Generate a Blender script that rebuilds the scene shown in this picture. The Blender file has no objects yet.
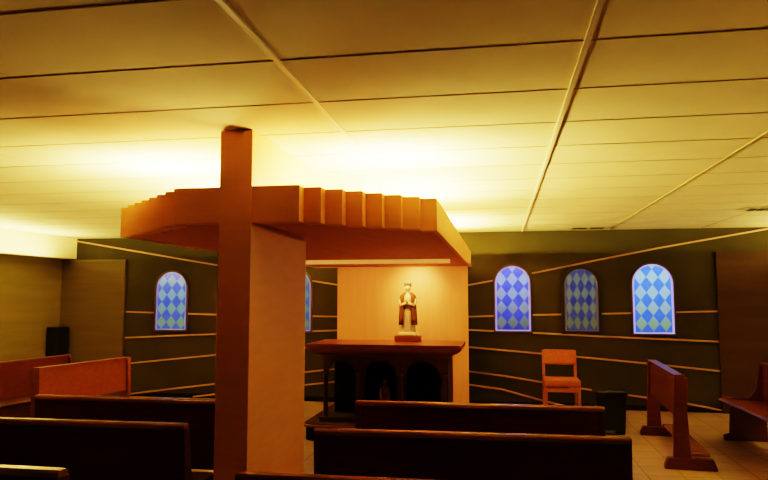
import bpy, bmesh, math, random
from mathutils import Vector, Matrix
random.seed(4)
C = bpy.context.scene.collection
PI = math.pi

# ---------------------------------------------------------------- materials
def mat(name, col, rough=.5, spec=.5, noise=0, nscale=(6, 6, 6), col2=None, bump=0, bscale=60, emit=None, estr=0, metal=0, coat=0):
    m = bpy.data.materials.new(name); m.use_nodes = True
    nt = m.node_tree; b = nt.nodes['Principled BSDF']
    b.inputs['Base Color'].default_value = (*col, 1)
    b.inputs['Roughness'].default_value = rough
    b.inputs['Specular IOR Level'].default_value = spec
    b.inputs['Metallic'].default_value = metal
    b.inputs['Coat Weight'].default_value = coat
    tc = nt.nodes.new('ShaderNodeTexCoord')
    mp = nt.nodes.new('ShaderNodeMapping'); mp.inputs['Scale'].default_value = nscale
    nt.links.new(tc.outputs['Object'], mp.inputs['Vector'])
    if col2:
        n = nt.nodes.new('ShaderNodeTexNoise'); n.inputs['Scale'].default_value = 1.0
        n.inputs['Detail'].default_value = 5; n.inputs['Distortion'].default_value = noise
        nt.links.new(mp.outputs[0], n.inputs['Vector'])
        r = nt.nodes.new('ShaderNodeValToRGB')
        r.color_ramp.elements[0].position = .35; r.color_ramp.elements[1].position = .65
        r.color_ramp.elements[0].color = (*col, 1); r.color_ramp.elements[1].color = (*col2, 1)
        nt.links.new(n.outputs['Fac'], r.inputs[0]); nt.links.new(r.outputs[0], b.inputs['Base Color'])
    if bump:
        n2 = nt.nodes.new('ShaderNodeTexNoise'); n2.inputs['Scale'].default_value = bscale
        nt.links.new(tc.outputs['Object'], n2.inputs['Vector'])
        bp = nt.nodes.new('ShaderNodeBump'); bp.inputs['Strength'].default_value = bump
        bp.inputs['Distance'].default_value = .004
        nt.links.new(n2.outputs['Fac'], bp.inputs['Height']); nt.links.new(bp.outputs[0], b.inputs['Normal'])
    if emit:
        b.inputs['Emission Color'].default_value = (*emit, 1); b.inputs['Emission Strength'].default_value = estr
    return m

M = {}
M['ceiling'] = mat('ceiling tile', (.78, .71, .48), .95, .1, col2=(.74, .67, .44), nscale=(3, 3, 3), bump=.25, bscale=160)
M['grid'] = mat('ceiling grid', (.74, .66, .46), .5, .4)
M['joint'] = mat('ceiling joint trim', (.50, .43, .22), .8, .1)
M['olive'] = mat('olive wall paint', (.066, .061, .017), .85, .2, col2=(.057, .052, .014), nscale=(2, 2, 2))
M['tan'] = mat('olive tan wall covering', (.24, .21, .07), .8, .2, col2=(.21, .185, .06), nscale=(1, 1, 9))
M['brown'] = mat('brown wall covering', (.085, .055, .017), .8, .2, col2=(.07, .044, .014), nscale=(1, 1, 9))
M['tan2'] = mat('brown tan wall covering', (.15, .12, .04), .8, .2, col2=(.135, .105, .035), nscale=(1, 1, 9))
M['redbrown'] = mat('dark red brown wood', (.13, .035, .013), .35, .5, col2=(.10, .027, .010), nscale=(14, 2, 22), noise=.7, coat=.2)
M['plaster'] = mat('cream plaster', (.80, .72, .50), .9, .1, col2=(.76, .68, .46), nscale=(2, 2, 2))
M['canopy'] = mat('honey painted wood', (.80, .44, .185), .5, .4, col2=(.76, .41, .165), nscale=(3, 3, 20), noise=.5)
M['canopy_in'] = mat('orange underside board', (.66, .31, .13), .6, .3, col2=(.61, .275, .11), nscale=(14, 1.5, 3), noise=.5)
M['panelwood'] = mat('light oak panel', (.80, .44, .24), .5, .4, col2=(.76, .41, .22), nscale=(14, 3, 1.2), noise=.8)
M['rail'] = mat('pine batten', (.50, .32, .20), .6, .3, col2=(.43, .27, .165), nscale=(2, 20, 20))
M['mahog'] = mat('dark mahogany', (.12, .026, .017), .32, .5, col2=(.08, .018, .012), nscale=(2, 9, 22), noise=.7, coat=.15)
M['redwood'] = mat('reddish oak', (.20, .065, .018), .4, .5, col2=(.165, .05, .015), nscale=(14, 2, 22), noise=.7)
M['toprail'] = mat('paler top rail wood', (.30, .14, .06), .25, .6, col2=(.24, .10, .045), nscale=(2, 9, 9), coat=.3)  # paler and glossier than the pew wood
M['altar'] = mat('altar walnut', (.075, .022, .010), .38, .5, col2=(.055, .016, .008), nscale=(12, 12, 2), noise=.6)
M['altartop'] = mat('altar top wood', (.26, .09, .035), .3, .5, col2=(.22, .075, .028), nscale=(2, 12, 12), noise=.6)
M['dark'] = mat('black shadow board', (.02, .014, .008), .9, .1)
M['pad'] = mat('kneeler vinyl', (.07, .025, .02), .45, .5)
M['orange'] = mat('orange upholstery', (.44, .18, .08), .75, .25, col2=(.40, .13, .06), nscale=(40, 40, 40))
M['chairwood'] = mat('beech chair wood', (.42, .17, .065), .45, .4)
M['bin'] = mat('black plastic', (.012, .014, .008), .35, .5)
M['binbag'] = mat('grey plastic liner', (.20, .22, .2), .3, .6)
M['carpet'] = mat('olive carpet', (.12, .085, .025), .95, .1, col2=(.09, .065, .018), nscale=(60, 60, 60))
M['robe'] = mat('ivory robe', (.62, .52, .36), .5, .4)
M['mantle'] = mat('brown mantle', (.20, .085, .03), .5, .4)
M['skin'] = mat('painted plaster skin', (.60, .42, .28), .5, .4)
M['crown'] = mat('dark crown', (.13, .08, .04), .4, .6)
M['socle'] = mat('statue socle wood', (.28, .09, .035), .4, .5)
M['lead'] = mat('lead came', (.02, .02, .018), .5, .5)
M['wframe'] = mat('window frame', (.10, .065, .03), .6, .4)
M['metal'] = mat('vent metal', (.45, .40, .26), .4, .5)
M['slot'] = mat('vent slot', (.10, .09, .05), .8, .1)
M['strip'] = mat('pale trim strip', (.88, .72, .42), .5, .4)

# floor: square vinyl tiles with thin joints
def floor_mat():
    m = bpy.data.materials.new('floor vinyl tiles'); m.use_nodes = True
    nt = m.node_tree; b = nt.nodes['Principled BSDF']
    tc = nt.nodes.new('ShaderNodeTexCoord')
    br = nt.nodes.new('ShaderNodeTexBrick'); br.offset = 0; br.squash = 1
    br.inputs['Scale'].default_value = 1; br.inputs['Brick Width'].default_value = .31; br.inputs['Row Height'].default_value = .31
    br.inputs['Mortar Size'].default_value = .006; br.inputs['Mortar Smooth'].default_value = .3
    br.inputs['Color1'].default_value = (.52, .40, .26, 1); br.inputs['Color2'].default_value = (.45, .34, .215, 1)
    br.inputs['Mortar'].default_value = (.22, .14, .06, 1)
    nt.links.new(tc.outputs['Object'], br.inputs['Vector'])
    n = nt.nodes.new('ShaderNodeTexNoise'); n.inputs['Scale'].default_value = 5; n.inputs['Detail'].default_value = 6
    nt.links.new(tc.outputs['Object'], n.inputs['Vector'])
    mx = nt.nodes.new('ShaderNodeMix'); mx.data_type = 'RGBA'; mx.blend_type = 'MULTIPLY'; mx.inputs['Factor'].default_value = .45
    nt.links.new(br.outputs['Color'], mx.inputs[6]); nt.links.new(n.outputs['Fac'], mx.inputs[7])
    nt.links.new(mx.outputs[2], b.inputs['Base Color'])
    b.inputs['Roughness'].default_value = .33
    return m
M['floor'] = floor_mat()

# harlequin stained glass: blue lozenges on pale green-yellow, lit from behind
def glass_mat(name, top, bot, blue, pale, wx=.158, wz=.215, oz=.13, ox=0):
    m = bpy.data.materials.new(name); m.use_nodes = True
    nt = m.node_tree; b = nt.nodes['Principled BSDF']; L = nt.links.new; N = nt.nodes.new
    tc = N('ShaderNodeTexCoord'); sp = N('ShaderNodeSeparateXYZ'); L(tc.outputs['Object'], sp.inputs[0])
    def math_(op, a, bb):
        n = N('ShaderNodeMath'); n.operation = op
        for i, v in enumerate((a, bb)):
            if isinstance(v, (int, float)): n.inputs[i].default_value = v
            else: L(v, n.inputs[i])
        return n.outputs[0]
    x = math_('DIVIDE', sp.outputs['X'], wx); z = math_('DIVIDE', math_('SUBTRACT', sp.outputs['Z'], oz), wz)
    x = math_('ADD', x, .5+ox)
    a = math_('ADD', x, z); c = math_('SUBTRACT', x, z)
    cb = N('ShaderNodeCombineXYZ'); L(math_('ADD', a, 20), cb.inputs[0]); L(math_('ADD', c, 20), cb.inputs[1]); cb.inputs[2].default_value = .5
    ck = N('ShaderNodeTexChecker'); ck.inputs['Scale'].default_value = 1
    ck.inputs['Color1'].default_value = (*blue, 1); ck.inputs['Color2'].default_value = (*pale, 1)
    L(cb.outputs[0], ck.inputs['Vector'])
    tint = N('ShaderNodeMapRange'); tint.inputs['From Min'].default_value = .12; tint.inputs['From Max'].default_value = .55
    L(sp.outputs['Z'], tint.inputs['Value'])
    pm = N('ShaderNodeMix'); pm.data_type = 'RGBA'; pm.inputs[6].default_value = (pale[0]*1.1, pale[1]*.95, pale[2]*.38, 1); pm.inputs[7].default_value = (*pale, 1)
    L(tint.outputs[0], pm.inputs['Factor']); L(pm.outputs[2], ck.inputs['Color2'])
    n = N('ShaderNodeTexNoise'); n.inputs['Scale'].default_value = 9; L(tc.outputs['Object'], n.inputs['Vector'])
    mx = N('ShaderNodeMix'); mx.data_type = 'RGBA'; mx.inputs['Factor'].default_value = .06
    L(ck.outputs['Color'], mx.inputs[6]); L(n.outputs['Fac'], mx.inputs[7])
    b.inputs['Base Color'].default_value = (.04, .06, .10, 1); L(mx.outputs[2], b.inputs['Emission Color'])
    mr = N('ShaderNodeMapRange'); mr.inputs['From Min'].default_value = 0; mr.inputs['From Max'].default_value = .8
    mr.inputs['To Min'].default_value = bot; mr.inputs['To Max'].default_value = top
    L(sp.outputs['Z'], mr.inputs['Value']); L(mr.outputs[0], b.inputs['Emission Strength'])
    b.inputs['Roughness'].default_value = .2
    return m

# ---------------------------------------------------------------- mesh helpers
def bx(bm, x0, x1, y0, y1, z0, z1, bev=0):
    v = [bm.verts.new(p) for p in ((x0,y0,z0),(x1,y0,z0),(x1,y1,z0),(x0,y1,z0),(x0,y0,z1),(x1,y0,z1),(x1,y1,z1),(x0,y1,z1))]
    f = [bm.faces.new([v[i] for i in q]) for q in ((3,2,1,0),(4,5,6,7),(0,1,5,4),(1,2,6,5),(2,3,7,6),(3,0,4,7))]
    if bev:
        es = list({e for g in f for e in g.edges})
        bmesh.ops.bevel(bm, geom=es, offset=bev, segments=2, profile=.6, affect='EDGES')
def prism(bm, pts, a, b, axis='x', bev=0):
    """extrude a closed 2-D outline between a and b along an axis"""
    def P(p, t):
        return {'x': (t, p[0], p[1]), 'y': (p[0], t, p[1]), 'z': (p[0], p[1], t)}[axis]
    va = [bm.verts.new(P(p, a)) for p in pts]; vb = [bm.verts.new(P(p, b)) for p in pts]
    n = len(pts); fs = [bm.faces.new(va), bm.faces.new(vb[::-1])]
    for i in range(n): fs.append(bm.faces.new((va[i], vb[i], vb[(i+1) % n], va[(i+1) % n])))
    bmesh.ops.recalc_face_normals(bm, faces=fs)
    if bev:
        es = list({e for g in fs[:2] for e in g.edges})
        bmesh.ops.bevel(bm, geom=es, offset=bev, segments=2, profile=.6, affect='EDGES')
def lathe(bm, prof, cx=0, cy=0, seg=24, sx=1, sy=1):
    rings = []
    for r, z in prof:
        rings.append([bm.verts.new((cx + r*sx*math.cos(2*PI*k/seg), cy + r*sy*math.sin(2*PI*k/seg), z)) for k in range(seg)])
    for i in range(len(rings)-1):
        for k in range(seg):
            bm.faces.new((rings[i][k], rings[i][(k+1) % seg], rings[i+1][(k+1) % seg], rings[i+1][k]))
    bm.faces.new(rings[0][::-1]); bm.faces.new(rings[-1])
def tube(bm, p, q, r, seg=10, r2=None):
    p = Vector(p); q = Vector(q); d = (q-p).normalized(); r2 = r if r2 is None else r2
    u = d.orthogonal().normalized(); w = d.cross(u)
    a = [bm.verts.new(p + r*(u*math.cos(2*PI*k/seg)+w*math.sin(2*PI*k/seg))) for k in range(seg)]
    b = [bm.verts.new(q + r2*(u*math.cos(2*PI*k/seg)+w*math.sin(2*PI*k/seg))) for k in range(seg)]
    for k in range(seg): bm.faces.new((a[k], a[(k+1) % seg], b[(k+1) % seg], b[k]))
    bm.faces.new(a[::-1]); bm.faces.new(b)
def obj(name, bm, m, parent=None, smooth=False, loc=None):
    bmesh.ops.recalc_face_normals(bm, faces=bm.faces)
    me = bpy.data.meshes.new(name); bm.to_mesh(me); bm.free(); me.materials.append(m)
    if smooth:
        for p in me.polygons: p.use_smooth = True
    o = bpy.data.objects.new(name, me); C.objects.link(o)
    if parent: o.parent = parent
    if loc: o.location = loc
    return o
def box(name, m, parent, *a, bev=0):
    bm = bmesh.new(); bx(bm, *a, bev=bev); return obj(name, bm, m, parent)
def struct(name, bm, m):
    o = obj(name, bm, m); o['kind'] = 'structure'; return o
def sbox(name, m, *a):
    bm = bmesh.new(); bx(bm, *a); return struct(name, bm, m)
def thing(name, label, cat, loc=(0,0,0), rz=0, group=None):
    o = bpy.data.objects.new(name, None); C.objects.link(o); o.empty_display_size = .1
    o.location = loc; o.rotation_euler = (0, 0, rz); o['label'] = label; o['category'] = cat
    if group: o['group'] = group
    return o
def tag(o, label, cat, group=None):
    o['label'] = label; o['category'] = cat
    if group: o['group'] = group
    return o
def dup(root, loc, rz, label):
    r = root.copy(); C.objects.link(r); r.location = loc; r.rotation_euler = (0, 0, rz); r['label'] = label
    for ch in list(root.children):
        c = ch.copy(); C.objects.link(c); c.parent = r
        for g in list(ch.children):
            d = g.copy(); C.objects.link(d); d.parent = c
    return r

# ---------------------------------------------------------------- room shell
XL, XR, YB, YF, H = -7.02, 4.3, -3.0, 9.65, 2.5
sbox('floor', M['floor'], XL-.1, XR+.1, YB-.1, YF+.1, -.1, 0)
sbox('wall_back', M['olive'], XL-.1, XR+.1, YF, YF+.12, 0, H+.1)
sbox('wall_left', M['tan'], XL-.12, XL, YB, YF, 0, H+.1)
sbox('wall_right', M['brown'], XR, XR+.12, YB, YF, 0, H+.1)
sbox('wall_front', M['brown'], XL-.1, XR+.1, YB-.12, YB, 0, H+.1)
# light-coloured coverings at both ends of the back wall, stopping below the ceiling
sbox('wall_back_left', M['tan2'], XL, -5.90, YF-.05, YF, 0, 2.14)
sbox('wall_back_right', M['brown'], 2.92, XR, YF-.05, YF, 0, 2.17)
sbox('trim_1', M['tan2'], XL, -5.88, YF-.07, YF-.045, 2.12, 2.155)
# bulkhead running along the left wall
sbox('trim_2', M['plaster'], XL, -6.80, YB, YF-.0005, 2.17, H)
sbox('baseboard_back', M['dark'], -5.88, 2.92, YF-.015, YF, 0, .07)

# suspended ceiling: individual slightly sagging tiles and the metal grid under them
TX, TY, X0, Y0 = 1.204, .577, -.87, 2.46
bm = bmesh.new()
gx = [X0 + TX*i for i in range(-6, 6)]; gy = [Y0 + TY*j for j in range(-11, 14)]
for i, x in enumerate(gx[:-1]):
    for j, y in enumerate(gy[:-1]):
        xa, xb, ya, yb = max(x, XL), min(x+TX, XR), max(y, YB), min(y+TY, YF)
        if xb <= xa or yb <= ya: continue
        sag = .0012 + random.random()*.002; t = (random.random()-.5)*.004
        ns = 6; g = []
        for a in range(ns+1):
            row = []
            for b in range(ns+1):
                u, v = a/ns, b/ns
                zz = H + .003 + t*(v-.5)*.3 - sag*(1-(2*v-1)**2)*.8
                row.append(bm.verts.new((xa+(xb-xa)*u, ya+(yb-ya)*v, zz)))
            g.append(row)
        for a in range(ns):
            for b in range(ns): bm.faces.new((g[a][b], g[a][b+1], g[a+1][b+1], g[a+1][b]))
for f in bm.faces: f.smooth = True
me = bpy.data.meshes.new('ceiling'); bm.normal_update(); bm.to_mesh(me); bm.free(); me.materials.append(M['ceiling'])
o = bpy.data.objects.new('ceiling', me); C.objects.link(o); o['kind'] = 'structure'
sbox('ceiling_slab', M['dark'], XL-.1, XR+.1, YB-.1, YF+.1, H+.05, H+.15)
bm = bmesh.new()
bj = bmesh.new()
for x in gx:
    w_ = .011 if abs(x+.87) < .1 or abs(x-.334) < .1 else .008
    if -1.5 < x < XR: bx(bm if w_ > .01 else bj, x-w_, x+w_, YB, YF, H-.005 if w_ > .01 else H-.0015, H+.006)
for y in gy:
    if YB < y < YF: bx(bj, XL, XR, y-.003, y+.003, H+.0005, H+.006)
struct('trim_3', bm, M['grid']); struct('trim_4', bj, M['joint'])

# ---------------------------------------------------------------- decorative battens fanning out on the back wall
def batten(pts, label):
    root_y = YF-.012
    bm = bmesh.new()
    h = .012; up = []; dn = []
    for x, z in pts: up.append((x, z+h)); dn.append((x, z-h))
    prism(bm, up + dn[::-1], YF-.024, YF, 'y')
    o = obj('wall_batten', bm, M['rail'])
    tag(o, label, 'batten', 'pine battens fanning out over the olive back wall')
Wn = [(-5.10, 'a'), (-3.08, 'b'), (.18, 'c'), (1.13, 'd'), (2.09, 'e')]
def broken(pts, z0=1.0, z1=2.0):
    """cut a polyline where it would run behind a window"""
    def zat(x):
        for (xa, za), (xb, zb) in zip(pts, pts[1:]):
            if xa <= x <= xb: return za + (zb-za)*(x-xa)/(xb-xa)
    cuts = []
    for c, _ in Wn:
        if pts[0][0] < c < pts[-1][0]:
            for dz in (0,):
                z = zat(c)
                if z0 < z < 1.90: cuts.append((c-.275, c+.275))
    segs = []; x = pts[0][0]
    for a, b in cuts: segs.append((x, a)); x = b
    segs.append((x, pts[-1][0]))
    out = []
    for a, b in segs:
        if b-a < .02: continue
        out.append([(a, zat(a))] + [p for p in pts if a+.01 < p[0] < b-.01] + [(b, zat(b))])
    return out
left = [('topmost batten sloping down from the left ceiling edge', [(-6.80, 2.465), (-4.77, 2.12), (-2.81, 1.80), (-2.3, 1.72)]),
        ('nearly level batten at mid height of the left windows', [(-5.88, 1.32), (-4.3, 1.28), (-2.3, 1.26)]),
        ('batten along the sills of the left windows', [(-5.88, .91), (-4.74, .965), (-2.3, 1.06)]),
        ('batten rising below the left window sills toward the altar', [(-5.88, .50), (-4.37, .66), (-2.3, .85)]),
        ('low batten on the left wall above the pew back', [(-5.88, .02), (-4.36, .22), (-2.90, .43), (-2.3, .50)]),
        ('lowest batten behind the left side of the altar', [(-4.7, .02), (-2.90, .24), (-2.3, .31)])]
right = [('topmost batten climbing above the right windows to the ceiling', [(-.6, 1.70), (.57, 1.915), (1.39, 2.08), (2.19, 2.235), (3.64, 2.485)]),
         ('level batten at mid height of right windows', [(-.6, 1.265), (.49, 1.30), (1.41, 1.32), (2.92, 1.36)]),
         ('batten along the right window sills', [(-.6, 1.085), (.48, 1.045), (1.38, 1.005), (2.92, .95)]),
         ('batten passing behind the back of the orange chair', [(-.6, .845), (.48, .76), (1.03, .72), (2.0, .64), (2.92, .555)]),
         ('batten passing behind the seat of the orange chair', [(-.6, .50), (.02, .435), (.54, .36), (1.02, .29), (1.69, .21), (2.49, .11), (2.92, .035)]),
         ('lowest batten behind the legs of the orange chair', [(-.6, .315), (.02, .24), (.53, .11), (.95, .02)])]
sides = (' left of the window', ' right of the window', ' between windows')
for grp, side in ((left, 'left'), (right, 'right')):
    for lab, pts in grp:
        segs = broken(pts, 1.03)
        for k, s in enumerate(segs):
            if len(segs) == 1: l = lab
            elif side == 'left': l = lab + ('', )[0] + (', beside the tan panel', ', between the two windows', ', beside the altar panel')[k if k < 2 else 2]
            else: l = lab + (', beside the altar panel', ', between first and dim second window', ', between dim second and third window', ', beside the brown panel')[min(k, 3)]
            batten(s, l)

# ---------------------------------------------------------------- stained glass windows
def arch(w, h, n=16, inset=0):
    """outline of an arched opening, base centre at origin"""
    r = w/2-inset; c = h-w/2
    pts = [(-r, inset), (r, inset)]
    for k in range(n+1):
        a = PI*k/n; pts.append((r*math.cos(a), c+r*math.sin(a)))
    return pts
def ring(bm, w, h, i0, i1, y0, y1):
    a = arch(w, h, inset=i0); b = arch(w, h, inset=i1); n = len(a)
    V = [[bm.verts.new((p[0], y, p[1])) for p in P] for P in (a, b) for y in (y0, y1)]
    for i in range(n):
        j = (i+1) % n
        for p, q in ((0, 1), (1, 3), (3, 2), (2, 0)): bm.faces.new((V[p][i], V[p][j], V[q][j], V[q][i]))
def window(idx, cx, z0, w, h, gm, bordm, framem, fw):
    t = bpy.data.objects.new('window_%d' % idx, None); C.objects.link(t); t['kind'] = 'structure'
    t.location = (cx, YF-.002, z0)
    bm = bmesh.new(); ring(bm, w+2*fw, h+fw*1.2, 0, fw, -.035, 0); 
    fr = obj('window_frame', bm, framem, t); fr.location = (0, 0, -fw*.6)
    bm = bmesh.new(); ring(bm, w, h, 0, .028, -.022, 0); obj('glare_border', bm, bordm, t)  # emissive rim in place of the glare around the pane
    bm = bmesh.new(); prism(bm, arch(w, h, inset=.026), -.012, 0, 'y'); obj('stained_glass', bm, gm, t)
bd = [mat('border glare %d' % i, (.2, .2, .3), .2, .5, emit=(.36, .33, .95), estr=e*.35) for i, e in enumerate((.4, .3, .75, .04, 1.2))]  # violet overexposure glow painted as an emissive band round each window
BL, PA = (.012, .05, .42), (.11, .21, .26)
g1 = glass_mat('stained glass far left', .62, .42, BL, PA, .165, .215)
g2 = glass_mat('stained glass behind pillar', .30, .26, (.02, .09, .40), (.16, .28, .30))
g3 = glass_mat('stained glass first right', .9, .22, (.012, .03, .62), (.13, .18, .38), .162, .205, .135)
g4 = glass_mat('stained glass dim', .34, .26, (.006, .010, .18), (.13, .15, .12), .108, .205, .135, .5)
g5 = glass_mat('stained glass bright', 1.0, .42, (.015, .09, .66), (.14, .26, .38), .160, .215, .147)
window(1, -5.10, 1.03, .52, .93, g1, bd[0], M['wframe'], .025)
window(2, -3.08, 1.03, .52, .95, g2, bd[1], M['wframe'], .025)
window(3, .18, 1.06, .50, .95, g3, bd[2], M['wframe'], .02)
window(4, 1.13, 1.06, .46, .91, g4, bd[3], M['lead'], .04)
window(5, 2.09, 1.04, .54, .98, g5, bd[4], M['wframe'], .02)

# ---------------------------------------------------------------- cross-fronted canopy
cp = thing('cross_canopy', 'honey wood canopy with pleated edge carried by a tall cross, above the altar', 'canopy', (-1.47, 3.5, 0))
ZU, ZT = 1.97, 2.175
def cbox(name, m, x0, x1, y0, y1, z0, z1, bev=0):
    return box(name, m, cp, x0+1.47, x1+1.47, y0-3.5, y1-3.5, z0, z1, bev=bev)
cbox('pillar', M['canopy'], -1.558, -1.365, 3.46, 4.52, 0, 2.498, bev=.004)
cbox('cross_arm', M['canopy'], -1.84, -1.558, 3.47, 3.56, ZU, ZT)
cbox('cross_arm', M['canopy'], -1.365, -1.09, 3.47, 3.56, ZU, ZT)
# stepped fascia boards: right and left staircases
n = 8
def stair(xa, ya, xb, yb, sgn):
    for k in range(n-1):
        x0 = xa + (xb-xa)*k/(n-1); x1 = xa + (xb-xa)*(k+1)/(n-1)
        y0 = ya + (yb-ya)*(k+1)/(n-1)
        lo, hi = min(x0, x1), max(x0, x1)
        bm = bmesh.new()
        bx(bm, lo+1.47-(.0 if sgn > 0 else .0), hi+1.47, y0-3.5, y0-3.5+.09+(.02), ZU, ZT-.0)
        obj('fascia_board', bm, M['canopy'], cp)
stair(-1.09, 3.47, -.385, 4.10, 1)
stair(-1.84, 3.47, -2.60, 4.16, -1)
YE = 9.1
cbox('side_fascia', M['canopy'], -.415, -.385, 4.21, YE, ZU, ZT)
cbox('side_fascia', M['canopy'], -2.60, -2.57, 4.27, YE, ZU, ZT)
# underside deck following the stepped outline
bm = bmesh.new()
pts = [(-1.09, 3.56)]
for k in range(n-1):
    x1 = -1.09 + (.705)*(k+1)/(n-1); x0 = -1.09+.705*k/(n-1); y = 3.47+.63*(k+1)/(n-1)+.05
    pts += [(x0, y), (x1-.01, y)]
pts += [(-.40, YE-.02), (-2.585, YE-.02)]
lp = []
for k in range(n-1):
    x1 = -1.84-.76*(k+1)/(n-1); x0 = -1.84-.76*k/(n-1); y = 3.47+.69*(k+1)/(n-1)+.05
    lp += [(x0, y), (x1+.01, y)]
pts += lp[::-1] + [(-1.84, 3.56)]
cl = []
for p in pts:
    q = (p[0]+1.47, p[1]-3.5)
    if not cl or (abs(cl[-1][0]-q[0]) + abs(cl[-1][1]-q[1])) > 1e-4: cl.append(q)
prism(bm, cl, ZU+.01, ZU+.04, 'z')
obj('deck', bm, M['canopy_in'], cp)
cbox('back_fascia', M['canopy'], -2.60, -.385, YE-.03, YE, ZU, ZT)
cbox('light_diffuser', mat('glowing diffuser', (.8, .6, .35), .5, .4, emit=(1, .52, .16), estr=.22), -2.56, -.55, 7.36, 7.44, ZU-.035, ZU+.012, bev=.004)
for x, y in ((-.98, 5.4), (-2.1, 5.4), (-.98, 8.0), (-2.1, 8.0)):
    bm = bmesh.new(); tube(bm, (x+1.47, y-3.5, ZU+.03), (x+1.47, y-3.5, H-.006), .004)
    obj('hanger_rod', bm, M['metal'], cp)

# backdrop panel
bp_ = thing('backdrop_panel', 'bright golden oak backdrop panel behind the altar and statue', 'panel', (-1.335, 9.05, 0))
box('board', M['panelwood'], bp_, -.90, .885, -.03, .03, 0, ZU-.002)
box('edge_strip', M['panelwood'], bp_, .885, .905, -.035, .035, 0, ZU-.002)
box('edge_strip', M['panelwood'], bp_, -.92, -.90, -.035, .035, 0, ZU-.002)

# altar platform, rounded corners
def rrect(x0, x1, y0, y1, r, n=8):
    p = []
    for cx, cy, a0 in ((x1-r, y0+r, -90), (x1-r, y1-r, 0), (x0+r, y1-r, 90), (x0+r, y0+r, 180)):
        for k in range(n+1):
            a = math.radians(a0+90*k/n); p.append((cx+r*math.cos(a), cy+r*math.sin(a)))
    return p
pl = thing('altar_platform', 'low carpeted platform with rounded wooden edge under the altar', 'platform', (-1.27, 7.9, 0))
bm = bmesh.new(); prism(bm, rrect(-.86, .86, -.88, .80, .12), 0, .15, 'z'); obj('riser', bm, M['dark'], pl)
bm = bmesh.new(); prism(bm, rrect(-.90, .90, -.92, .83, .14), .148, .172, 'z', bev=.008); obj('nosing', bm, M['altartop'], pl)
bm = bmesh.new(); prism(bm, rrect(-.87, .87, -.885, .80, .12), .172, .182, 'z'); obj('carpet', bm, M['carpet'], pl)

# ---------------------------------------------------------------- altar with arcade
PZ = .182
al = thing('altar', 'dark wooden altar table with arched front and broad moulded top', 'altar', (-1.255, 7.2, PZ))
def ab(name, m, x0, x1, y0, y1, z0, z1, bev=0): return box(name, m, al, x0, x1, y0, y1, z0-PZ, z1-PZ, bev=bev)
# moulded top: profile swept as stacked slabs
bm = bmesh.new()
prof = [(-.13, .865), (-.115, .885), (-.085, .905), (-.05, .925), (-.02, .95), (.0, .975), (.0, 1.0)]
# outline grows with height (ogee)
rings = []
for off, z in [(-.115, .895), (-.11, .91), (-.085, .925), (-.05, .94), (-.02, .96), (.0, .985), (.0, 1.03)]:
    x0, x1, y0, y1 = -.89-off, .84+off, -.07-off*.8, .80+off*.8
    rings.append([bm.verts.new(p) for p in ((x0, y0, z-PZ), (x1, y0, z-PZ), (x1, y1, z-PZ), (x0, y1, z-PZ))])
for a, b in zip(rings, rings[1:]):
    for k in range(4): bm.faces.new((a[k], a[(k+1) % 4], b[(k+1) % 4], b[k]))
bm.faces.new(rings[0][::-1]); bm.faces.new(rings[-1])
obj('altar_top', bm, M['altartop'], al)
# arcaded front with three arched openings
bm = bmesh.new()
w0, w1, zb, zt = -.70, .69, PZ, .895
ops = [(-.66, -.34), (-.235, .12), (.225, .60)]
def arcade(bm, y0, y1):
    xs = [w0] + [v for o_ in ops for v in o_] + [w1]
    def quadbox(a, b, za, zb_): bx(bm, a, b, y0, y1, za-PZ, zb_-PZ)
    for i in range(0, len(xs), 2): quadbox(xs[i], xs[i+1], zb, zt)
    for a, b in ops:
        c = (a+b)/2; r = (b-a)/2; zs = .70; nn = 12; ry = .145
        pts = [(a, zt-PZ-.0005), (a, zs-PZ)]
        for k in range(1, nn):
            an = PI - PI*k/nn; pts.append((c+r*math.cos(an), zs-PZ+ry*math.sin(an)))
        pts += [(b, zs-PZ), (b, zt-PZ-.0005)]
        prism(bm, pts, y0, y1, 'y')
arcade(bm, -.0, .045)
obj('arcade_front', bm, M['altar'], al)
for a, b in ((-.34, -.235), (.12, .225), (.60, .69), (-.70, -.66)):
    c = (a+b)/2; r = min(.03, (b-a)/2)
    bm = bmesh.new(); lathe(bm, [(r*1.25, 0), (r*1.25, .03), (r*.8, .05), (r*.9, .25), (r*.75, .47), (r*1.2, .50), (r*1.25, .53)], c, -.012, 12)
    obj('colonnette', bm, M['altar'], al, smooth=True)
ab('end_panel', M['altar'], .645, .69, .045, .62, PZ, .895)
ab('rear_leg', M['altar'], -.86, -.825, .60, .635, PZ, .91)
ab('rear_leg', M['altar'], .66, .695, .625, .66, PZ, .91)
ab('back_board', M['dark'], -.72, .645, .585, .605, PZ, .895)
ab('base_plinth', M['altar'], -.74, .70, -.04, .05, PZ, PZ+.05, bev=.008)

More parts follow.
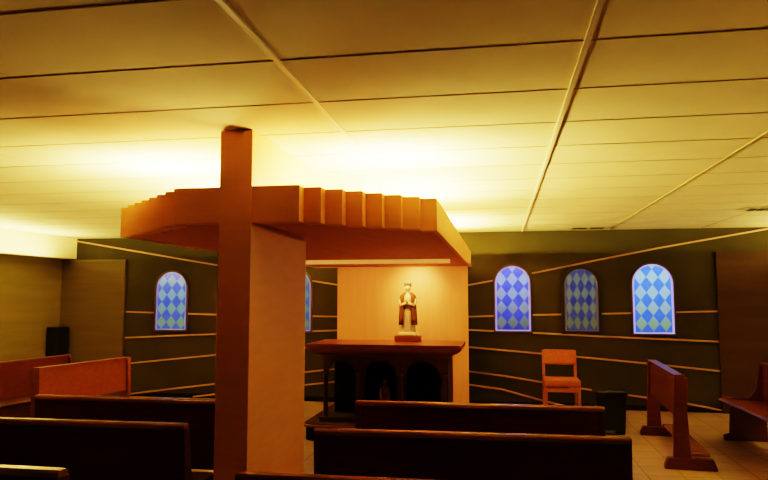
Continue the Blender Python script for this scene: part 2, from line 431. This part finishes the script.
# figurine standing in the middle arch
def figurine(root, s, robe, mantle, skin, crown, hands=True):
    """robed standing figure: robe and body one surface, mantle, crown as parts"""
    bm = bmesh.new()
    prof = [(.115, 0), (.118, .02), (.108, .10), (.10, .22), (.094, .34), (.086, .44), (.092, .52), (.104, .58), (.102, .63), (.080, .67), (.040, .695), (.028, .71), (.027, .73)]
    seg = 28; rings = []
    for i, (r, z) in enumerate(prof):
        rg = []
        for k in range(seg):
            a = 2*PI*k/seg
            fold = 1 + (.055*math.sin(9*a)*max(0, 1-z/.5))
            rg.append(bm.verts.new((s*r*fold*math.cos(a), s*r*.72*fold*math.sin(a), s*z)))
        rings.append(rg)
    hd = [(.027, .745), (.041, .76), (.050, .785), (.053, .815), (.049, .845), (.035, .868), (.012, .88)]
    for r, z in hd:
        rg = []
        for k in range(seg):
            a = 2*PI*k/seg; x = r*.88*math.cos(a); y = r*1.0*math.sin(a)
            if abs(a-1.5*PI) < .25 and .775 < z < .82: y -= .012    # nose ridge
            rg.append(bm.verts.new((s*x, s*y, s*z)))
        rings.append(rg)
    for i in range(len(rings)-1):
        for k in range(seg): bm.faces.new((rings[i][k], rings[i][(k+1) % seg], rings[i+1][(k+1) % seg], rings[i+1][k]))
    bm.faces.new(rings[0][::-1]); bm.faces.new(rings[-1])
    body = obj('figure', bm, robe, root, smooth=True)
    # forearms meeting in front of the chest, with joined hands
    if hands:
        bm = bmesh.new()
        for sg in (-1, 1):
            tube(bm, (s*sg*.10, -s*.01, s*.60), (s*sg*.105, -s*.05, s*.47), s*.034, 12, s*.032)
            tube(bm, (s*sg*.105, -s*.05, s*.47), (s*sg*.018, -s*.10, s*.53), s*.032, 12, s*.022)
        obj('sleeves', bm, robe, root, smooth=True)
        bm = bmesh.new()
        for sg in (-1, 1):
            tube(bm, (s*sg*.016, -s*.10, s*.53), (s*sg*.007, -s*.108, s*.57), s*.013, 10, s*.011)
            for q in range(4):
                tube(bm, (s*sg*.006, -s*(.098+.007*q), s*.565), (s*sg*.004, -s*(.104+.006*q), s*(.612-.004*abs(q-1.5))), s*.0042, 6, s*.003)
            tube(bm, (s*sg*.012, -s*.095, s*.545), (s*sg*.008, -s*.088, s*.585), s*.0045, 6, s*.0035)
        obj('hands', bm, skin, root, smooth=True)
        bm = bmesh.new()       # face plate: brow, eyes, mouth in shallow relief
        lathe(bm, [(.004, .768), (.028, .775), (.037, .80), (.038, .83), (.028, .853), (.004, .862)], 0, 0, 20)
        bmesh.ops.transform(bm, matrix=Matrix.Diagonal((s*.92, s*.5, s, 1)), verts=bm.verts)
        bmesh.ops.translate(bm, vec=(0, -s*.038, 0), verts=bm.verts)
        obj('face', bm, skin, root, smooth=True)
        bm = bmesh.new()
        for sg in (-1, 1): tube(bm, (s*sg*.021, -s*.0535, s*.822), (s*sg*.009, -s*.0565, s*.822), s*.0032, 6)
        tube(bm, (-s*.010, -s*.0565, s*.787), (s*.010, -s*.0565, s*.787), s*.0024, 6)
        obj('eyes_and_mouth', bm, crown, root)
    # mantle: open shell from shoulders to knee
    bm = bmesh.new(); pr = [(.132, .13), (.128, .25), (.122, .38), (.116, .48), (.122, .58), (.110, .655), (.07, .70), (.045, .72)]
    rr = []
    for r, z in pr:
        row = []
        for k in range(25):
            a = math.radians(-62 + (304)*k/24)
            f = 1+.03*math.sin(k*1.7)
            row.append(bm.verts.new((s*r*f*math.cos(a), s*r*.78*f*math.sin(a)+s*.004, s*z)))
        rr.append(row)
    for i in range(len(rr)-1):
        for k in range(24): bm.faces.new((rr[i][k], rr[i][k+1], rr[i+1][k+1], rr[i+1][k]))
    mo = obj('mantle', bm, mantle, root, smooth=True)
    sm = mo.modifiers.new('thick', 'SOLIDIFY'); sm.thickness = s*.012; sm.offset = 1
    if crown:
        bm = bmesh.new(); lathe(bm, [(.050, .838), (.056, .845), (.053, .86), (.040, .878), (.02, .887)], 0, 0, 20)
        for k in range(8):
            a = 2*PI*k/8; tube(bm, (.05*math.cos(a), .05*math.sin(a), .85), (.058*math.cos(a), .058*math.sin(a), .905), .010, 6, .002)
        bmesh.ops.transform(bm, matrix=Matrix.Scale(s, 4), verts=bm.verts)
        obj('crown', bm, crown, root)

st = thing('statue', 'small crowned statue in ivory robe and brown mantle on the altar top', 'statue', (-1.085, 7.80, 1.03))
bm = bmesh.new(); prism(bm, rrect(-.155, .155, -.09, .09, .03), 0, .068, 'z', bev=.008); obj('socle', bm, M['socle'], st)
bm = bmesh.new(); lathe(bm, [(.125, .068), (.125, .08), (.105, .10), (.10, .112)], 0, 0, 24, 1, .7); obj('cloud_base', bm, M['robe'], st, smooth=True)
fg = bpy.data.objects.new('figure_group', None)
holder = []
before = set(st.children)
figurine(st, .65, M['robe'], M['mantle'], M['skin'], M['crown'])
for ch in st.children:
    if ch not in before: ch.location.z += .108; ch.scale.x = 1.2
fi = thing('figurine', 'small robed brown figurine standing inside the middle arch of the altar', 'figurine', (-1.30, 7.45, PZ))
figurine(fi, .50, M['socle'], M['socle'], M['socle'], None, hands=False)

# ---------------------------------------------------------------- pews
def make_pew(name, label, W, front, toph=.84, m=None, group=None, kneeler=True):
    """faces +Y; origin at the floor under the back plane, centred"""
    m = m or M['mahog']
    t = thing(name, label, 'pew', group=group)
    h = W/2
    bm = bmesh.new()      # backrest: slightly raked panel
    prism(bm, [(0, .36), (.025, .36), (-.0, toph-.02), (-.025, toph-.02)], -h+.035, h-.035, 'x'); obj('backrest', bm, m, t)
    bm = bmesh.new(); prism(bm, [(-.042, toph-.03), (.018, toph-.03), (.018, toph-.008), (.008, toph), (-.034, toph), (-.042, toph-.010)], -h, h, 'x', bev=.004)
    obj('top_rail', bm, M['toprail'] if m == M['mahog'] else m, t)
    bm = bmesh.new(); prism(bm, [(.02, .40), (.44, .425), (.455, .44), (.44, .455), (.02, .43)], -h+.035, h-.035, 'x'); obj('seat', bm, m, t)
    for s in (-1, 1):
        a, b = (s*h, s*(h-.035))
        bm = bmesh.new()
        prism(bm, [(-.02, 0), (.42, 0), (.42, .06), (.36, .08), (.34, .38), (.44, .41), (.46, .44), (.40, .46), (.14, .46), (.07, .56), (.03, toph-.03), (-.035, toph-.03), (-.01, .40)], min(a, b), max(a, b), 'x', bev=.004)
        obj('end_panel', bm, m, t)
    if kneeler:
        k = box('kneeler', M['pad'], t, -h+.08, h-.08, -.22, -.06, .13, .18, bev=.012)
        for s in (-1, 0, 1):
            bm = bmesh.new(); x = s*(h-.14)
            prism(bm, [(-.17, 0), (-.11, 0), (-.07, .13), (-.20, .13)], x-.02, x+.02, 'x'); obj('kneeler_foot', bm, m, k)
    return t
G = None
PR = 1.65
p0 = make_pew('pew', 'dark pew at the bottom edge directly right of the cross pillar', PR, 0)
p0.location = (-.24, 2.62, 0); p0.rotation_euler = (0, 0, .012)
dup(p0, (-.18, 3.56, 0), .03, 'dark mahogany pew with light top edge, the wider of two before the altar')
dup(p0, (-.165, 4.53, 0), .02, 'dark mahogany pew nearest the altar, just left of the black bin')
PL = 1.75
q0 = make_pew('pew', 'dark pew cut off by the bottom left corner, its top edge glowing yellow', PL, 0)
q0.location = (-2.67, 2.53, 0)
dup(q0, (-2.63, 3.52, 0), .02, 'large dark pew at lower left, its right end standing left of the pillar')
r0 = dup(q0, (-2.48, 4.38, 0), .0, 'dark pew behind the large lower left one and before the orange kneeler front')
# pews against the side walls, facing inward
sideL = make_pew('pew', 'reddish pew facing inward along the left wall below the black cabinet', 2.1, 0, .84, M['redbrown'], kneeler=False)
sideL.location = (-5.42, 6.45, 0); sideL.rotation_euler = (0, 0, -PI/2-.10)
sideR = dup(sideL, (2.80, 6.80, 0), PI/2, 'reddish pew cut off by the right edge of the photo, seat toward the room')
box('shade_board', M['mahog'], sideL, -1.0, 1.0, .39, .41, .03, .425)  # dark board added in place of the shade under the seat

# kneeling fronts standing before the side pews
def make_front(label, W, loc, rz, m):
    """panel faces -Y, kneeling board on +Y"""
    t = thing('kneeler_bench', label, 'kneeler', loc, rz); h = W/2
    bm = bmesh.new(); prism(bm, [(-.035, .46), (-.01, .46), (.005, .83), (-.02, .83)], -h+.04, h-.04, 'x'); obj('front_panel', bm, m, t)
    bm = bmesh.new(); prism(bm, [(-.045, .82), (.045, .82), (.045, .842), (-.045, .842)], -h, h, 'x', bev=.004); obj('top_ledge', bm, m, t)
    for s in (-1, 1):
        a, b = s*h, s*(h-.05)
        bm = bmesh.new(); prism(bm, [(-.075, .10), (.075, .10), (.055, .50), (.07, .82), (-.045, .82), (-.06, .50)], min(a, b), max(a, b), 'x', bev=.004)
        u = obj('upright', bm, m, t)
        a, b = s*(h+.01), s*(h-.07)
        bm = bmesh.new(); prism(bm, [(-.15, 0), (.29, 0), (.29, .02), (.26, .10), (-.12, .10), (-.15, .03)], min(a, b), max(a, b), 'x', bev=.006)
        obj('foot', bm, m, t)
    bm = bmesh.new(); bx(bm, -h+.07, h-.07, .08, .25, .105, .14, bev=.008); obj('kneeling_board', bm, M['toprail'], t)
    return t
make_front('reddish kneeler bench with slanted front standing alone on the floor right of the bin', 1.56, (1.65, 7.22, 0), -PI/2-.06, M['redbrown'])
make_front('orange red kneeler bench front at left, before the side pew', 1.30, (-4.50, 6.62, 0), PI/2-.18, M['redwood'])

# ---------------------------------------------------------------- chair, bin, cabinet, vents
ch = thing('chair', 'orange upholstered wooden chair standing against the olive back wall', 'chair', (.77, 8.95, 0), PI)
for sx in (-1, 1):
    bm = bmesh.new(); bx(bm, sx*.205-.018, sx*.205+.018, .19, .23, 0, .45, bev=.003); obj('leg', bm, M['chairwood'], ch)
    bm = bmesh.new(); prism(bm, [(-.25, 0), (-.215, 0), (-.19, .45), (-.235, .84), (-.262, .84), (-.228, .45)], sx*.205-.018, sx*.205+.018, 'x', bev=.003); obj('leg', bm, M['chairwood'], ch)
    box('side_rail', M['chairwood'], ch, sx*.205-.012, sx*.205+.012, -.20, .19, .36, .405)
box('front_rail', M['chairwood'], ch, -.187, .187, .20, .222, .345, .40)
box('seat', M['orange'], ch, -.225, .225, -.19, .24, .41, .50, bev=.02)
bm = bmesh.new(); prism(bm, [(-.20, .655), (-.23, .665), (-.262, .83), (-.25, .85), (-.225, .845), (-.192, .675)], -.205, .205, 'x', bev=.012); obj('backrest', bm, M['orange'], ch)

bn = thing('waste_bin', 'black plastic waste bin with liner rim between pew and kneeler bench', 'bin', (1.235, 8.05, 0))
bm = bmesh.new()
for i in range(1): pass
rr = []
for s_, z in ((.84, 0), (.86, .02), (.97, .43), (.97, .45)):
    rr.append([bm.verts.new((x*s_, y*s_, z)) for x, y in rrect(-.17, .17, -.15, .15, .05)])
for a, b in zip(rr, rr[1:]):
    for k in range(len(a)): bm.faces.new((a[k], a[(k+1) % len(a)], b[(k+1) % len(a)], b[k]))
bm.faces.new(rr[0][::-1]); bm.faces.new(rr[-1]); obj('bin_body', bm, M['bin'], bn)
bm = bmesh.new(); prism(bm, rrect(-.18, .18, -.16, .16, .05), .44, .475, 'z', bev=.006); obj('lid', bm, M['bin'], bn)
bm = bmesh.new()
for x, y, z, w in ((-.10, -.162, .468, .05), (.08, -.16, .472, .06), (-.02, -.15, .478, .03)): bx(bm, x-w, x+w, y, y+.05, z, z+.012, bev=.005)
obj('liner_edge', bm, M['binbag'], bn)
bm = bmesh.new(); bx(bm, -.15, .03, -.145, -.12, .015, .045, bev=.006); obj('foot_pedal', bm, M['binbag'], bn)

cb = thing('cabinet', 'narrow black cabinet standing against the left wall near the back corner', 'cabinet', (-6.90, 9.42, 0), PI/2)
box('carcass', M['bin'], cb, -.15, .15, -.07, .10, 0, 1.08, bev=.004)
box('door', M['bin'], cb, -.14, .14, -.085, -.07, .05, 1.05, bev=.003)

def vent(x, y, w, d, label, slots):
    t = thing('ceiling_vent', label, 'vent', (x, y, H-.0062))
    box('vent_frame', M['metal'], t, -w/2, w/2, -d/2, d/2, -.008, 0, bev=.002)
    for k in range(slots):
        a = -w/2+.03+(w-.06)*k/slots; box('slot', M['slot'], t, a, a+(w-.06)/slots*.8, -d/2+.03, d/2-.03, -.0095, -.0078)
vent(1.22, 9.22, .52, .26, 'long pale air vent in the ceiling above the dim middle window', 2)
vent(2.78, 7.55, .35, .25, 'dark air vent in the ceiling at the right edge', 3)

# ---------------------------------------------------------------- light
def area(name, loc, sx, sy, power, col, rot=(0, 0, 0), spread=180):
    l = bpy.data.lights.new(name, 'AREA'); l.shape = 'RECTANGLE'; l.size = sx; l.size_y = sy; l.energy = power; l.color = col
    l.spread = math.radians(spread)
    o = bpy.data.objects.new(name, l); C.objects.link(o); o.location = loc; o.rotation_euler = rot; return o
TUBE_E, FILL_R, FILL_L, STRIP_E, SPOT_E = 260, 65, 40, 9, 11
UP = (PI, 0, 0); WARM = (1, .76, .32)
TUBE2 = mat('glowing short tube', (.9, .85, .7), .4, .3, emit=(1, .74, .29), estr=TUBE_E*2.6)
TUBE = mat('glowing tube', (.9, .85, .7), .4, .3, emit=(1, .74, .29), estr=TUBE_E)
for x, sd in ((-.74, 'right'), (-2.3, 'left')):
    for y, l_ in ((4.38, .35), (5.75, 1.1), (8.25, 1.1)):
        t = box('lamp_tray', M['metal'], cp, -.05, .05, -l_/2-.03, l_/2+.03, 0, .13, bev=.004)
        t.location = (x+1.47, y-3.5, 2.01)
        bm = bmesh.new(); tube(bm, (0, -l_/2, .155), (0, l_/2, .155), .018, 12); obj('tube', bm, TUBE2 if l_ < .5 else TUBE, t, smooth=True)
area('fill right', (4.15, 6.6, 2.10), .15, 5.5, FILL_R, WARM, (PI, math.radians(-25), 0))  # unseen fill lamp added to brighten the right side of the ceiling
area('fill left', (-6.6, 7.0, 2.0), .15, 4, FILL_L, WARM, (PI, math.radians(20), 0))  # unseen lamp added to lift the left ceiling and bulkhead
area('altar strip lamp', (-1.35, 7.52, 1.93), 1.4, .06, STRIP_E, (1, .55, .20), (math.radians(52), 0, 0))
s = bpy.data.lights.new('statue spot', 'SPOT'); s.energy = SPOT_E; s.color = (1, .68, .32); s.spot_size = math.radians(100); s.spot_blend = 1; s.shadow_soft_size = .05
so = bpy.data.objects.new('statue spot', s); C.objects.link(so); so.location = (-1.12, 8.5, 1.92)
so.rotation_euler = (Vector((-1.12, 9.05, 1.60)) - so.location).to_track_quat('-Z', 'Y').to_euler()

w = bpy.data.worlds.new('World'); bpy.context.scene.world = w; w.use_nodes = True
w.node_tree.nodes['Background'].inputs[0].default_value = (.5, .4, .25, 1); w.node_tree.nodes['Background'].inputs[1].default_value = .02

# ---------------------------------------------------------------- camera
cam = bpy.data.cameras.new('camera'); co = bpy.data.objects.new('camera', cam); C.objects.link(co)
cam.sensor_width = 36; cam.lens = 655/768*36; cam.clip_start = .05
co.location = (0, 0, 1.55); co.rotation_euler = (PI/2 + .0873, 0, .1745)
sc = bpy.context.scene; sc.camera = co
sc.view_settings.view_transform = 'Filmic'; sc.view_settings.look = 'Very High Contrast'; sc.view_settings.exposure = 1.05
sc.cycles.max_bounces = 8; sc.cycles.diffuse_bounces = 5
